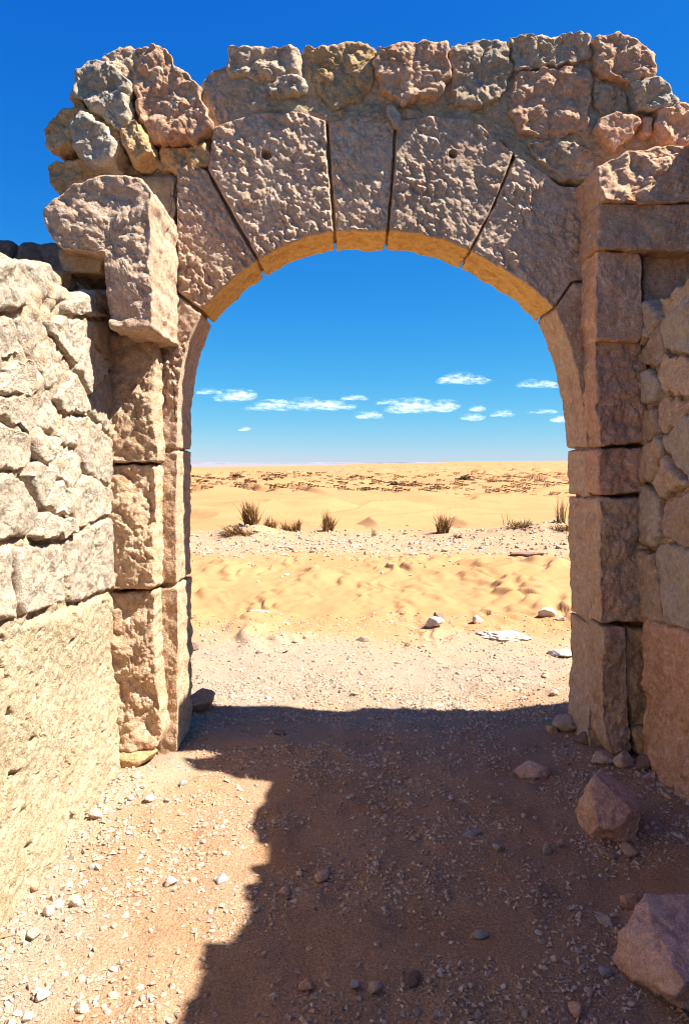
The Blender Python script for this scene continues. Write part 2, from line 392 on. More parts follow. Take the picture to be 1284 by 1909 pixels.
# ------------------------------------------------------------------ ground
def height(x, y):
    x = np.asarray(x, float); y = np.asarray(y, float)
    h = 0.022 * n2(x, y, 0.55, 2.1, 3) + 0.008 * np.tanh(3 * n2(x, y, 0.22, 2.9, 2)) + 0.004 * n2(x, y, 0.09, 5.0, 2)
    near = 1 - sstep(5.2, 6.5, y)
    h *= 0.35 + 0.65 * near
    # drifted earth against the foot of the shaded wall and pier
    h += near * sstep(0.95, 1.55, x) * 0.05 * (1 + 0.6 * n2(x, y, 0.3, 8.0)) * sstep(2.0, 3.2, y)
    # sand slope with wind marks
    m = sstep(6.2, 7.6, y + 0.5 * n2(x, y, 1.6, 3.0)) * (1 - sstep(11.6, 13.0, y + 0.7 * n2(x, y, 2.0, 6.0)))
    ph = (x * 0.95 - y * 0.22) / 0.62 + 1.1 * n2(x, y, 1.1, 11.0) + 0.5 * n2(x, y, 0.4, 12.0)
    s = ph - np.floor(ph); prof = np.where(s < 0.30, s / 0.30, (1 - s) / 0.70); prof = prof * prof * (3 - 2 * prof)
    patch = np.clip(0.30 + 1.3 * n2(x, y * 0.45, 0.8, 14.0), 0, 1)
    ph2 = (x * 0.9 + y * 0.12) / 0.27 + 1.3 * n2(x, y, 0.55, 51.0) + 0.4 * n2(x, y, 0.2, 52.0)
    s2 = ph2 - np.floor(ph2); pr2 = np.where(s2 < 0.30, s2 / 0.30, (1 - s2) / 0.70); pr2 = pr2 * pr2 * (3 - 2 * pr2)
    h += m * 0.055 * pr2 * np.clip(0.1 + 1.7 * n2(x, y * 0.45, 0.55, 53.0), 0, 1)
    h += m * (0.115 * prof * patch + 0.05 * n2(x, y, 1.7, 15.0) + 0.012 * n2(x, y, 0.2, 16.0, 2))
    # stony bench
    bn = sstep(11.8, 13.2, y) * (1 - sstep(16.2, 18.5, y))
    h += bn * (0.03 + 0.03 * n2(x, y, 0.9, 18.0, 3))
    for (mx, my, mh, rx, ry) in ((4.3, 15.6, 0.34, 1.5, 1.0), (-2.05, 16.3, 0.22, 0.8, 0.7), (2.3, 16.9, 0.10, 0.6, 0.6), (-0.3, 17.6, 0.10, 0.5, 0.5)):
        h += mh * np.exp(-((x - mx) / rx) ** 2 - ((y - my) / ry) ** 2) * (1 + 0.2 * n2(x, y, 0.3, 19.0))
    # dunes
    dm = sstep(17.0, 22.0, y) * (1 - sstep(900, 1400, y))
    sc = np.clip(y / 30.0, 0.7, 6.0)
    ph = (x * 0.72 - y * 0.42) / (4.2) + 1.4 * n2(x, y, 9.0, 21.0) + 0.4 * n2(x, y, 2.5, 22.0)
    s = ph - np.floor(ph); prof = np.where(s < 0.16, s / 0.16, (1 - s) / 0.84)
    amp = 0.70 * np.clip(0.35 + 1.2 * n2(x, y, 8.0, 23.0), 0.05, 1)
    h += dm * (1 - sstep(120, 260, y)) * (amp * prof - 0.12 + 0.30 * n2(x, y, 14.0, 24.0))
    h += dm * 0.5 * sstep(60, 160, y) * n2(x, y, 38.0, 26.0, 3)
    ang = x / np.maximum(y, 1.0)
    h += sstep(70, 280, y) * (1 - sstep(320, 700, y)) * (-0.55 + 2.9 * sstep(-0.25, 0.3, ang))
    h -= sstep(330, 900, y) * 5.0
    return h
NC = 620
ys = [-3.0]
while ys[-1] < 30000:
    y = ys[-1]; ys.append(y + (0.06 if y < 1 else max(0.022, 0.0052 * max(y, 0) if y < 20 else 0.011 * y if y < 300 else 0.08 * y)))
ys = np.array(ys); us = np.linspace(-1, 1, NC)
us = np.sign(us) * (0.22 * np.abs(us) + 0.78 * np.abs(us) ** 3.5)
Yg = np.repeat(ys[:, None], NC, 1); Xg = us[None] * (6.0 + 1.5 * np.maximum(Yg, 0))
Hg = height(Xg, Yg)
Vg = np.stack([Xg.ravel(), Yg.ravel(), Hg.ravel()], 1)
r_, c_ = np.meshgrid(np.arange(len(ys) - 1), np.arange(NC - 1), indexing='ij'); b0 = (r_ * NC + c_).ravel()
me = mk_mesh('ground', Vg, np.stack([b0, b0 + 1, b0 + NC + 1, b0 + NC], 1))
sx, sy = Xg.ravel(), Yg.ravel()
wob = 0.9 * n2(sx, sy, 1.6, 40.0, 4)
sand = sstep(5.9, 7.6, sy + wob) * (1 - 0.7 * sstep(12.0, 13.8, sy + wob) * (1 - sstep(15.2, 18.2, sy + wob)))
sand = np.clip(sand + 0.30 * np.clip(n2(sx, sy, 0.8, 41.0, 3), 0, 1) * (sy < 6.5), 0, 1)
me.attributes.new('sand', 'FLOAT', 'POINT').data.foreach_set('value', sand.astype(np.float32))
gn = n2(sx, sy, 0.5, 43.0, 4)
grit_and_sun = np.clip(sstep(0.62, 0.10, (sx - XL) + 0.45 * gn) * (sy < 4.6) + sstep(4.3, 5.4, sy + 0.8 * gn) * (1 - 0.6 * sstep(8, 11, sy)), 0, 1) * 0.8  # pale gravel past the arch; along the sunny wall a painted sunlit tone
me.attributes.new('grit_and_sun', 'FLOAT', 'POINT').data.foreach_set('value', grit_and_sun.astype(np.float32))
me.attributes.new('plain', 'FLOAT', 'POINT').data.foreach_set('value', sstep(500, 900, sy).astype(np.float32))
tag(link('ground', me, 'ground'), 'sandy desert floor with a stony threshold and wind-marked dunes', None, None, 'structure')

# far low hills on the horizon
hx = np.linspace(-9000, 9000, 300); top = 8 + 14 * np.clip(fbm(np.stack([hx / 1500, hx * 0, hx * 0 + 3], 1), 4) + 0.25 + hx / 12000, 0.05, 2)
hv = []
for k, (dy, f) in enumerate(((0, 0), (120, 0.6), (400, 1), (900, 0))):
    hv.append(np.stack([hx, np.full(300, 9000.0 + dy), -6 + (top + 2) * f - (2 if f == 0 else 0)], 1))
hv = np.concatenate(hv); qs = []
for k in range(3):
    i = np.arange(299); qs.append(np.stack([k * 300 + i, k * 300 + i + 1, (k + 1) * 300 + i + 1, (k + 1) * 300 + i], 1))
tag(link('hills', mk_mesh('hills', hv, np.concatenate(qs)), 'hill'), 'low bluish hills along the desert horizon', None, None, 'structure')

# ------------------------------------------------------------------ the gateway
DA, TH = 4.15, 0.38                     # front of the arch wall, thickness
gate = thing('stone_gateway', (0.18, DA + TH / 2, 0), 'ruined round-headed stone archway with rubble masonry on top framing the desert', 'archway')
PK = peck(0.0150, [((497 - CX) / F * DA, EYE - (290 - CY) / F * DA, 0.024), ((843 - CX) / F * DA, EYE - (288 - CY) / F * DA, 0.020)])
def vou(name, pts, ds=0.0062, w=0.0, mat='arch', rel=PK, rnd=0.012, edge=0.005, depth=TH, corner=0.008, **k):
    return stone(name, A(DA, *pts), 'arch', w, depth, mat, gate, ds, rnd, rel, edge, 0.0, corner, base=(0, DA, 0), side_amp=0.010, **k)
vou('voussoir', [(329, 288), (384, 316), (428, 400), (478, 486), (448, 506), (410, 540), (376, 577), (331, 543)], side_mat='patina')
vou('voussoir', [(398, 238), (470, 212), (560, 208), (606, 226), (612, 330), (621, 431), (575, 441), (530, 458), (484, 483), (430, 390), (389, 314)], w=0.012, rel_k=1.15, side_mat='patina')
vou('keystone', [(612, 228), (660, 212), (735, 222), (731, 320), (721, 431), (672, 428), (627, 430), (618, 330)], w=-0.012, rel_k=0.8, side_mat='patina')
vou('voussoir', [(741, 226), (800, 215), (880, 222), (957, 284), (920, 380), (874, 467), (830, 448), (780, 435), (726, 430), (734, 330)], w=0.006, rel_k=1.05, side_mat='patina')
vou('voussoir', [(962, 290), (1010, 318), (1040, 345), (1094, 350), (1096, 520), (1066, 524), (1031, 574), (1008, 550), (985, 531), (950, 508), (915, 487), (879, 468), (925, 375)], side_mat='patina')
vou('voussoir', [(1068, 527), (1108, 524), (1112, 835), (1094, 832), (1088, 765), (1078, 705), (1063, 648), (1048, 608), (1034, 578)], ds=0.010, rel=rough(0.010), mat='pier')
vou('voussoir', [(331, 550), (374, 584), (352, 632), (338, 690), (331, 755), (330, 836), (292, 836), (292, 550)], ds=0.010)
# mortar deep in the joints between the voussoirs
for q in ([(374, 296), (402, 300), (494, 470), (464, 484)], [(600, 232), (622, 232), (632, 420), (616, 420)], [(727, 232), (748, 232), (732, 420), (714, 420)], [(950, 292), (970, 292), (884, 462), (868, 458)],
          [(1036, 556), (1080, 516), (1090, 530), (1042, 572)], [(326, 536), (338, 542), (368, 574), (358, 582), (326, 558)]):
    vou('mortar_joint', q, ds=0.014, w=-0.055, depth=TH - 0.10, mat='mortar', rel=rough(0.006), rnd=0.006)
# jamb blocks
vou('stone', [(292, 842), (330, 840), (329, 1088), (292, 1088)], ds=0.010, rel=rough(0.008), mat='pier', rnd=0.012)
vou('stone', [(294, 1096), (331, 1094), (332, 1240), (330, 1400), (312, 1425), (294, 1425)], ds=0.010, rel=rough(0.008), mat='pier', rnd=0.012)
vou('stone', [(1095, 838), (1112, 838), (1114, 926), (1097, 926)], ds=0.010, rel=rough(0.008), mat='pier', rnd=0.012)
vou('stone', [(1097, 930), (1114, 930), (1118, 1164), (1103, 1164), (1098, 1050)], ds=0.010, rel=rough(0.008), mat='pier', rnd=0.012)
vou('stone', [(1102, 1168), (1118, 1168), (1125, 1425), (1106, 1425), (1096, 1400), (1098, 1330), (1104, 1260)], ds=0.010, rel=rough(0.010), mat='pier', rnd=0.014)

# mortar core behind the facing
def core(pts, w=-0.05, depth=TH - 0.08, ds=0.022, mat='mortar', rel=None, amp=0.02):
    return stone('mortar_core', A(DA, *pts), 'arch', w, depth, mat, gate, ds, 0.03, rel or rough(amp, 0.09), 0.02, 0.0, 0.03, base=(0, DA, 0))
core([(375, 170), (400, 132), (440, 104), (560, 98), (700, 92), (830, 88), (960, 80), (1150, 78), (1205, 120), (1225, 190), (1225, 330), (1090, 342), (1010, 330), (958, 284), (880, 230), (735, 225), (605, 228), (470, 225), (395, 262)], w=-0.014, ds=0.010, amp=0.016)
core([(185, 135), (290, 110), (345, 165), (395, 250), (385, 312), (330, 330), (290, 560), (215, 560), (150, 330), (150, 250)], w=-0.05)
core([(140, 320), (322, 320), (322, 1400), (140, 1400)], w=-0.02)
core([(1104, 330), (1420, 330), (1420, 1420), (1108, 1420)], w=-0.03)
core([(1190, 205), (1420, 215), (1420, 345), (1190, 345)], w=-0.06)

RB = rough(0.024, 0.085); RS = rough(0.008, 0.06)
def rub(pts, w=0.0, depth=0.30, mat='rubble', rnd=0.018, lump=0.014, rel=RB, ds=0.0085, tilt=(0, 0), name='stone', D=DA):
    return stone(name, A(D, *pts), 'arch', w, depth, mat, gate, ds, rnd, rel, 0.020, lump, 0.018, base=(0, D, 0), side_amp=0.02, tilt=tilt)
# crumbling crest: weathered blocks over the arch
rub([(190, 98), (240, 88), (292, 84), (300, 110), (258, 150), (248, 185), (210, 150), (190, 122)], 0.02, 0.34)
rub([(292, 86), (306, 92), (330, 130), (368, 160), (402, 238), (385, 262), (330, 272), (290, 270), (262, 225), (252, 160), (266, 110)], 0.05, 0.36, 'red', 0.018)
rub([(150, 150), (176, 126), (205, 128), (246, 160), (252, 235), (232, 258), (196, 232), (140, 186)], 0.10, 0.30, 'pale', 0.018)
rub([(140, 178), (196, 232), (230, 258), (212, 268), (168, 232), (140, 200)], 0.06, 0.24, 'ochre', 0.02)
rub([(84, 250), (120, 212), (160, 206), (172, 236), (152, 282), (105, 284), (88, 270)], 0.06, 0.30, 'ochre', 0.018)
rub([(150, 252), (166, 226), (210, 252), (240, 292), (226, 320), (182, 328), (152, 292)], 0.16, 0.34, 'pale', 0.018)
rub([(238, 268), (258, 244), (284, 268), (300, 302), (266, 320), (244, 300)], 0.16, 0.30, 'ochre', 0.018)
rub([(90, 304), (172, 292), (188, 330), (168, 352), (112, 364), (90, 338)], 0.02, 0.34, 'ochre', 0.018)
rub([(296, 276), (385, 268), (392, 305), (330, 322), (296, 318)], 0.00, 0.30, 'ochre', 0.018)
rub([(376, 150), (392, 126), (425, 124), (470, 150), (505, 158), (500, 205), (450, 225), (402, 236), (378, 185)], -0.01, 0.36)
rub([(425, 92), (490, 88), (562, 90), (566, 148), (500, 152), (430, 142)], 0.02, 0.36)
rub([(500, 160), (545, 148), (572, 158), (574, 178), (502, 182)], 0.05, 0.25, 'pale', 0.015)
rub([(566, 88), (620, 80), (650, 70), (700, 88), (703, 138), (672, 190), (612, 206), (580, 168)], 0.00, 0.36, 'ochre', 0.018)
rub([(702, 92), (760, 84), (832, 80), (838, 150), (812, 186), (752, 196), (716, 178), (696, 136)], 0.05, 0.38, 'red', 0.018)
rub([(836, 84), (900, 72), (942, 74), (956, 128), (930, 190), (880, 206), (848, 190), (840, 140)], 0.02, 0.36)
rub([(944, 72), (1020, 68), (1100, 64), (1106, 112), (1030, 124), (960, 132)], 0.018, 0.36)
rub([(962, 136), (1030, 126), (1096, 124), (1102, 190), (1090, 245), (1030, 258), (972, 250), (944, 196)], 0.018, 0.34, 'red', 0.018)
rub([(1106, 76), (1150, 66), (1186, 84), (1214, 112), (1222, 150), (1170, 158), (1116, 146)], 0.05, 0.36, 'red', 0.018)
rub([(1172, 160), (1222, 152), (1256, 192), (1250, 212), (1178, 214)], 0.07, 0.34, 'pale', 0.018)
rub([(1106, 150), (1166, 162), (1172, 212), (1120, 218), (1104, 190)], 0.00, 0.30, 'mortar', 0.018)
rub([(1100, 240), (1126, 220), (1152, 216), (1186, 236), (1164, 268), (1140, 293), (1112, 270)], 0.08, 0.26, 'red', 0.02, 0.006, RS)
rub([(1192, 226), (1209, 222), (1208, 250), (1198, 264), (1190, 250)], 0.05, 0.20, 'red', 0.012, 0.004, RS)
rub([(1218, 212), (1262, 200), (1330, 206), (1334, 272), (1262, 280), (1226, 272), (1214, 246)], 0.08, 0.34, 'red', 0.018, 0.01)
rub([(975, 262), (1050, 262), (1098, 272), (1112, 318), (1092, 336), (1040, 332), (1004, 300)], 0.02, 0.32)
rub([(600, 212), (660, 196), (720, 186), (742, 206), (736, 220), (660, 210), (612, 226)], -0.02, 0.30, 'mortar', 0.02)
rub([(404, 240), (470, 212), (520, 190), (590, 178), (604, 208), (560, 206), (470, 211), (420, 238)], -0.02, 0.30, 'mortar', 0.02)
rub([(722, 196), (736, 192), (748, 216), (742, 238), (726, 226)], 0.018, 0.22, 'pale', 0.012, 0.004, RS)
rub([(750, 200), (850, 206), (930, 204), (972, 256), (955, 278), (880, 220), (800, 212), (752, 220)], -0.02, 0.30, 'mortar', 0.02)
rub([(1340, 230), (1440, 235), (1450, 330), (1345, 330)], 0.018, 0.34)
rub([(1260, 190), (1340, 194), (1440, 200), (1440, 232), (1340, 226), (1266, 204)], 0.0, 0.34, 'pale', 0.018)

# vault springer jutting from the sunlit pier: shaped impost block above, corbel below
def blockA(name, D, pts, depth, mat, w=0.0, rel=None, rnd=0.03, ds=0.009, lump=0.012, tilt=(0, 0)):
    return stone(name, A(D, *pts), 'arch', w, depth, mat, gate, ds, rnd, rel or RB, 0.010, lump * 0.45, 0.016, base=(0, D, 0), side_amp=0.012, tilt=tilt)
blockA('springer_block', 3.58, [(80, 388), (130, 345), (188, 324), (262, 330), (281, 352), (281, 456), (284, 612), (204, 614), (194, 470), (112, 462), (86, 430)], 0.60, 'arch', rnd=0.012, rel=rough(0.022, 0.10), tilt=(-0.03, 0))
blockA('stone', 3.72, [(108, 462), (196, 462), (190, 508), (112, 510)], 0.46, 'ochre', rel=rough(0.006, 0.15), rnd=0.012)
# pilaster of the sunlit pier
DP = 3.97
blockA('stone', DP, [(196, 620), (287, 616), (288, 740), (292, 862), (194, 862)], 0.20, 'pier', rnd=0.012, rel=rough(0.028, 0.14), tilt=(-0.16, -0.03))
blockA('stone', DP, [(192, 868), (288, 868), (290, 980), (288, 1098), (198, 1100), (194, 990)], 0.20, 'pier', rnd=0.012, rel=rough(0.034, 0.16), tilt=(-0.16, -0.03))
blockA('stone', DP, [(200, 1106), (286, 1104), (290, 1250), (300, 1380), (288, 1400), (205, 1402)], 0.20, 'pier', rnd=0.012, rel=rough(0.032, 0.14), tilt=(-0.16, -0.03))
rock('stone', 'ochre', ((247 - CX) / F * 3.98, 4.02), (0.27, 0.22, 0.12), 77, None, sub=5, sink=0.2, z=0.0, parent=gate, facets=12)
# pilaster of the shaded pier
DQ = 3.95
blockA('springer_block', 3.84, [(1106, 316), (1160, 284), (1230, 270), (1400, 262), (1420, 372), (1290, 376), (1180, 380), (1116, 376)], 0.34, 'red', rnd=0.012, rel=rough(0.028, 0.11), tilt=(-0.04, -0.14))
blockA('springer_block', 3.85, [(1114, 380), (1420, 380), (1420, 470), (1200, 466), (1112, 462)], 0.30, 'red', rel=rough(0.010, 0.08), rnd=0.012, lump=0.006)
blockA('stone', 3.98, [(1200, 470), (1420, 474), (1420, 640), (1200, 640)], 0.2, 'red', rel=rough(0.012, 0.09), rnd=0.02)
blockA('stone', 3.90, [(1110, 466), (1196, 470), (1198, 600), (1192, 640), (1110, 632)], 0.25, 'red', rel=rough(0.010, 0.08), rnd=0.012)
blockA('stone', DQ, [(1108, 634), (1190, 634), (1214, 700), (1212, 824), (1118, 832), (1112, 760)], 0.22, 'red', rnd=0.012, rel=rough(0.018, 0.07))
blockA('stone', DQ, [(1116, 838), (1204, 834), (1206, 918), (1116, 922)], 0.22, 'red', rnd=0.012)
blockA('stone', DQ, [(1118, 930), (1208, 928), (1214, 1050), (1206, 1160), (1120, 1160)], 0.22, 'pier', rnd=0.012, rel=rough(0.018, 0.06))
blockA('stone', DQ, [(1122, 1170), (1166, 1170), (1168, 1290), (1178, 1400), (1140, 1412), (1128, 1380), (1122, 1290)], 0.22, 'pier', rnd=0.012)
blockA('stone', DQ, [(1172, 1172), (1216, 1174), (1232, 1250), (1236, 1352), (1180, 1360), (1170, 1290)], 0.22, 'ochre', w=-0.02, rnd=0.012)
blockA('stone', DQ, [(1180, 1362), (1238, 1346), (1250, 1390), (1236, 1432), (1186, 1410)], 0.22, 'ochre', w=0.03, rnd=0.03, lump=0.02)

# ------------------------------------------------------------------ rubble walls
def clip(poly, p, nrm):
    out = []
    for k in range(len(poly)):
        a, b = poly[k], poly[(k + 1) % len(poly)]
        da, db = (a[0] - p[0]) * nrm[0] + (a[1] - p[1]) * nrm[1], (b[0] - p[0]) * nrm[0] + (b[1] - p[1]) * nrm[1]
        if da <= 0: out.append(a)
        if da * db < 0:
            t = da / (da - db); out.append((a[0] + t * (b[0] - a[0]), a[1] + t * (b[1] - a[1])))
    return out
def cells(seeds, bound, gap=0.008, stretch=1.0):
    """outlines of stones fitted round the seed points; stretch > 1 makes them longer than high"""
    res = []
    for i, s in enumerate(seeds):
        poly = [(p[0] / stretch, p[1]) for p in bound]; si = (s[0] / stretch, s[1])
        for j, q in enumerate(seeds):
            if i == j: continue
            qi = (q[0] / stretch, q[1])
            dx, dy = qi[0] - si[0], qi[1] - si[1]; d = math.hypot(dx, dy)
            if d > 1.5: continue
            nx, ny = dx / d, dy / d
            poly = clip(poly, (si[0] + dx / 2 - nx * gap, si[1] + dy / 2 - ny * gap), (nx, ny))
            if len(poly) < 3: break
        if len(poly) >= 3: res.append((s, [(p[0] * stretch, p[1]) for p in poly]))
    return res

wallS = thing('rubble_wall', (XL - 0.2, 1.2, 0), 'low sunlit rubble wall of pale stones above crumbling cream plaster', 'wall')
# stones in view, set where the photograph has them
seedsS = L((8, 625), (24, 622), (113, 622), (170, 618), (157, 677), (27, 707), (84, 690), (110, 745), (186, 750), (30, 772), (68, 776), (113, 800),
           (20, 834), (62, 834), (106, 866), (165, 848), (14, 935), (52, 895), (88, 930), (150, 935), (80, 985))
boundS = L((-110, 600), (0, 590), (190, 598), (200, 640), (215, 740), (212, 800), (196, 840), (196, 955), (100, 1000), (0, 1005), (-110, 1005))
boundS = [(p[0], p[1]) for p in boundS]
LS = rough(0.013, 0.11)
for s, p in cells(seedsS, boundS, 0.010, 1.6):
    stone('stone', p, 'sunny', 0.050 + random.uniform(-0.018, 0.022), 0.2, 'pale', wallS, 0.009, 0.020, LS, 0.018, 0.007, 0.022, base=(XL, 0, 0))
for p, m, w in (([(-60, 480), (22, 486), (32, 572), (-60, 590)], 'pale', 0.07), ([(28, 492), (86, 484), (113, 562), (34, 566)], 'pale', 0.03), ([(50, 574), (94, 572), (98, 590), (50, 592)], 'ochre', 0.0),
                ([(104, 566), (150, 545), (186, 540), (196, 590), (106, 588)], 'pale', 0.06), ([(112, 508), (188, 506), (182, 536), (116, 558)], 'ochre', -0.10)):
    stone('stone', L(*p), 'sunny', w, 0.30, m, wallS, 0.011, 0.035, LS, 0.010, 0.014, 0.035, base=(XL, 0, 0))
for p in ([(6, 1020), (98, 1012), (104, 1124), (20, 1152)], [(107, 1004), (194, 962), (200, 1095), (112, 1128)], [(-110, 1020), (0, 1018), (10, 1152), (-110, 1180)]):
    stone('stone', L(*p), 'sunny', 0.05, 0.24, 'pale', wallS, 0.010, 0.025, rough(0.010, 0.05), 0.008, 0.008, 0.03, base=(XL, 0, 0))
def plrel(u, v):
    return rough(0.006, 0.16)(u, v) + 0.05 * np.clip((0.75 - v) / 0.75, 0, 1) ** 2 + 0.007 * noise(np.stack([u / 0.035, v / 0.035, u * 0 + 2], 1)) - 0.05 * np.clip(fbm(np.stack([u / 0.11, v / 0.07, u * 0 + 4], 1), 4, 0.6) - 0.42, 0, 0.5) + 0.03 * noise(np.stack([u / 0.4, v / 0.4, u * 0 + 6], 1))
stone('plaster', L((-110, 1192), (20, 1160), (110, 1134), (196, 1104), (206, 1250), (206, 1445)) + [(3.95, -0.1), (2.15, -0.1), (2.15, 0.9)], 'sunny', 0.05, 0.26, 'plaster', wallS, 0.009, 0.05, plrel, 0.015, 0.0, 0.04, base=(XL, 0, 0))
stone('mortar_core', [(2.2, -0.05), (4.15, -0.05), (4.15, 2.40), (2.2, 2.36)], 'sunny', 0.026, 0.42, 'mortar_pale', wallS, 0.016, 0.03, rough(0.024, 0.07), 0.01, 0.0, 0.03, base=(XL, 0, 0))
# the wall goes on past the viewer
sd = [(y + random.uniform(-.08, .08) + (0.14 if k % 2 else 0), z + random.uniform(-.04, .04)) for k, z in enumerate(np.arange(0.12, 2.4, 0.21)) for y in np.arange(-1.9, 2.2, 0.34)]
for s, p in cells(sd, [(-2.0, 0.0), (2.18, 0.0), (2.18, 2.42), (-2.0, 2.36)], 0.012, 1.4):
    stone('stone', p, 'sunny', 0.045 + random.uniform(-0.02, 0.03), 0.2, 'pale', wallS, 0.032, 0.045, LS, 0.012, 0.012, 0.05, base=(XL, 0, 0))
stone('mortar_core', [(-2.0, -0.05), (2.25, -0.05), (2.25, 2.36), (-2.0, 2.30)], 'sunny', -0.012, 0.42, 'mortar_pale', wallS, 0.06, 0.03, rough(0.02, 0.2), 0.01, 0.0, 0.03, base=(XL, 0, 0))

wallR = thing('rubble_wall', (XR + 0.2, 1.2, 0), 'shaded rubble wall of brown stones beside the boulders, casting the jagged shadow', 'wall')
def Rr(*pp):
    o = []
    for px, py in pp:
        D = XR * F / (px - CX); o.append((-D, EYE - (py - CY) / F * D))
    return o
vis = [(1232, 520), (1262, 560), (1225, 600), (1275, 620), (1240, 655), (1268, 700), (1230, 720), (1262, 770), (1228, 790), (1278, 830), (1235, 850), (1262, 890), (1232, 960), (1272, 960),
       (1228, 1090), (1268, 1060)]
seedsR = Rr(*vis)
ks = 0
for s, p in cells(seedsR, [(-4.0, 2.42), (-4.0, 0.78), (-3.3, 0.84), (-3.3, 2.45)], 0.012, 1.1):
    ks += 1
    stone('stone', p, 'shady', 0.055 + random.uniform(-0.015, 0.025), 0.2, 'pale' if ks % 3 == 0 else 'rubble', wallR, 0.0095, 0.022, LS, 0.022, 0.012, 0.02, base=(XR, 0, 0))
stone('stone', [(-3.92, 0.80), (-3.92, 0.0), (-3.2, 0.0), (-3.2, 0.86)], 'shady', 0.07, 0.26, 'red', wallR, 0.009, 0.025, rough(0.020, 0.07), 0.012, 0.01, 0.05, base=(XR, 0, 0))
stone('stone', [(-3.18, 0.86), (-3.18, -0.05), (-2.4, -0.05), (-2.4, 0.80)], 'shady', 0.06, 0.26, 'rubble', wallR, 0.014, 0.04, rough(0.014, 0.08), 0.012, 0.01, 0.05, base=(XR, 0, 0))
sd = [(-(y + random.uniform(-.08, .08) + (0.14 if k % 2 else 0)), z + random.uniform(-.04, .04)) for k, z in enumerate(np.arange(0.12, 2.4, 0.21)) for y in np.arange(-1.9, 3.3, 0.34) if not (y > 2.1 and z < 0.9)]
for s, p in cells(sd, [(-3.28, 0.0), (2.0, 0.0), (2.0, 2.36), (-3.28, 2.42)], 0.012, 1.4):
    if s[0] < -2.35 and s[1] < 0.9: continue
    stone('stone', p, 'shady', 0.04 + random.uniform(-0.02, 0.025), 0.2, 'rubble', wallR, 0.03, 0.045, LS, 0.012, 0.012, 0.05, base=(XR, 0, 0))
stone('mortar_core', [(-4.12, -0.05), (2.0, -0.05), (2.0, 2.36), (-4.12, 2.40)], 'shady', 0.018, 0.40, 'mortar', wallR, 0.024, 0.03, rough(0.02, 0.12), 0.01, 0.0, 0.03, base=(XR, 0, 0))
# broken upper courses of the shaded wall, set back from its face (they draw the stepped shadow edge): y from, y to, tops
CR = [(3.98, 3.74, 3.34, 3.40), (3.74, 3.64, 3.30, 3.50), (3.64, 3.52, 3.56, 3.45), (3.52, 3.42, 3.32, 3.12), (3.42, 3.22, 2.90, 2.88), (3.22, 3.02, 2.90, 2.95), (3.02, 2.82, 2.96, 2.86), (2.82, 2.66, 2.83, 2.81), (2.66, 2.50, 2.88, 2.83),
      (2.50, 2.40, 2.90, 2.90), (2.40, 2.24, 2.84, 2.87), (2.24, 2.13, 2.90, 2.93), (2.13, 2.0, 3.03, 3.03), (2.0, 1.88, 3.0, 2.97), (1.88, 1.6, 3.03, 3.0)]
y = 1.6
while y > -1.9:
    y2 = y - random.uniform(0.2, 0.36); t = random.uniform(2.88, 3.06); CR.append((y, y2, t, t + random.uniform(-.06, .06))); y = y2
for k, (ya, yb, ta, tb) in enumerate(CR):
    stone('stone', [(-ya - 0.006, 2.28), (-yb + 0.006, 2.28), (-yb + 0.006, tb), (-ya - 0.006, ta)], 'shady', -0.22, 0.28, ('rubble', 'pale', 'red')[k % 3], wallR, 0.022, 0.025, rough(0.014, 0.10), 0.018, 0.006, 0.03, base=(XR, 0, 0))

# outer wall going on behind the sunlit wall and behind the shaded pier
wallB = thing('boundary_wall', (-2.6, 4.5, 0), 'outer wall painted dark for the shade on it, showing above the sunlit rubble wall', 'wall')
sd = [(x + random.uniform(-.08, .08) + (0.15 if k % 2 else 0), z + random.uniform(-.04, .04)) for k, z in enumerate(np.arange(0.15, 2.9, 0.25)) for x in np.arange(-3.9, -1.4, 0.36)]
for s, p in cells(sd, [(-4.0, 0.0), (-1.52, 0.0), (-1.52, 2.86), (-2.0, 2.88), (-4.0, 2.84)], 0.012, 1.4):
    stone('stone', p, 'arch', 0.04, 0.2, 'dark', wallB, 0.03 if s[1] < 2.2 else 0.016, 0.04, RB, 0.012, 0.008, 0.04, base=(0, 4.32, 0))  # dark colour carries the shade that the arch throws on this wall
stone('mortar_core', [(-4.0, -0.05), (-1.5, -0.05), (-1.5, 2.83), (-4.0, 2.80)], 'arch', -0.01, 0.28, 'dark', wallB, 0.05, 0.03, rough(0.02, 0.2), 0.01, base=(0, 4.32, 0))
wallC = thing('boundary_wall', (3.2, 4.4, 0), 'tall rubble wall running on from the shaded pier behind the shaded rubble wall', 'wall')
sd = [(x + random.uniform(-.08, .08) + (0.15 if k % 2 else 0), z + random.uniform(-.04, .04)) for k, z in enumerate(np.arange(0.15, 3.5, 0.27)) for x in np.arange(2.45, 5.4, 0.40)]
for s, p in cells(sd, [(2.36, 0.0), (5.4, 0.0), (5.4, 3.40), (2.36, 3.50)], 0.012, 1.4):
    stone('stone', p, 'arch', 0.04, 0.36, 'rubble', wallC, 0.04, 0.04, RB, 0.012, 0.01, 0.04, base=(0, DA, 0))
stone('mortar_core', [(2.30, -0.05), (5.4, -0.05), (5.4, 3.34), (2.30, 3.45)], 'arch', -0.03, TH - 0.08, 'mortar', wallC, 0.07, 0.03, rough(0.02, 0.2), 0.01, base=(0, DA, 0))

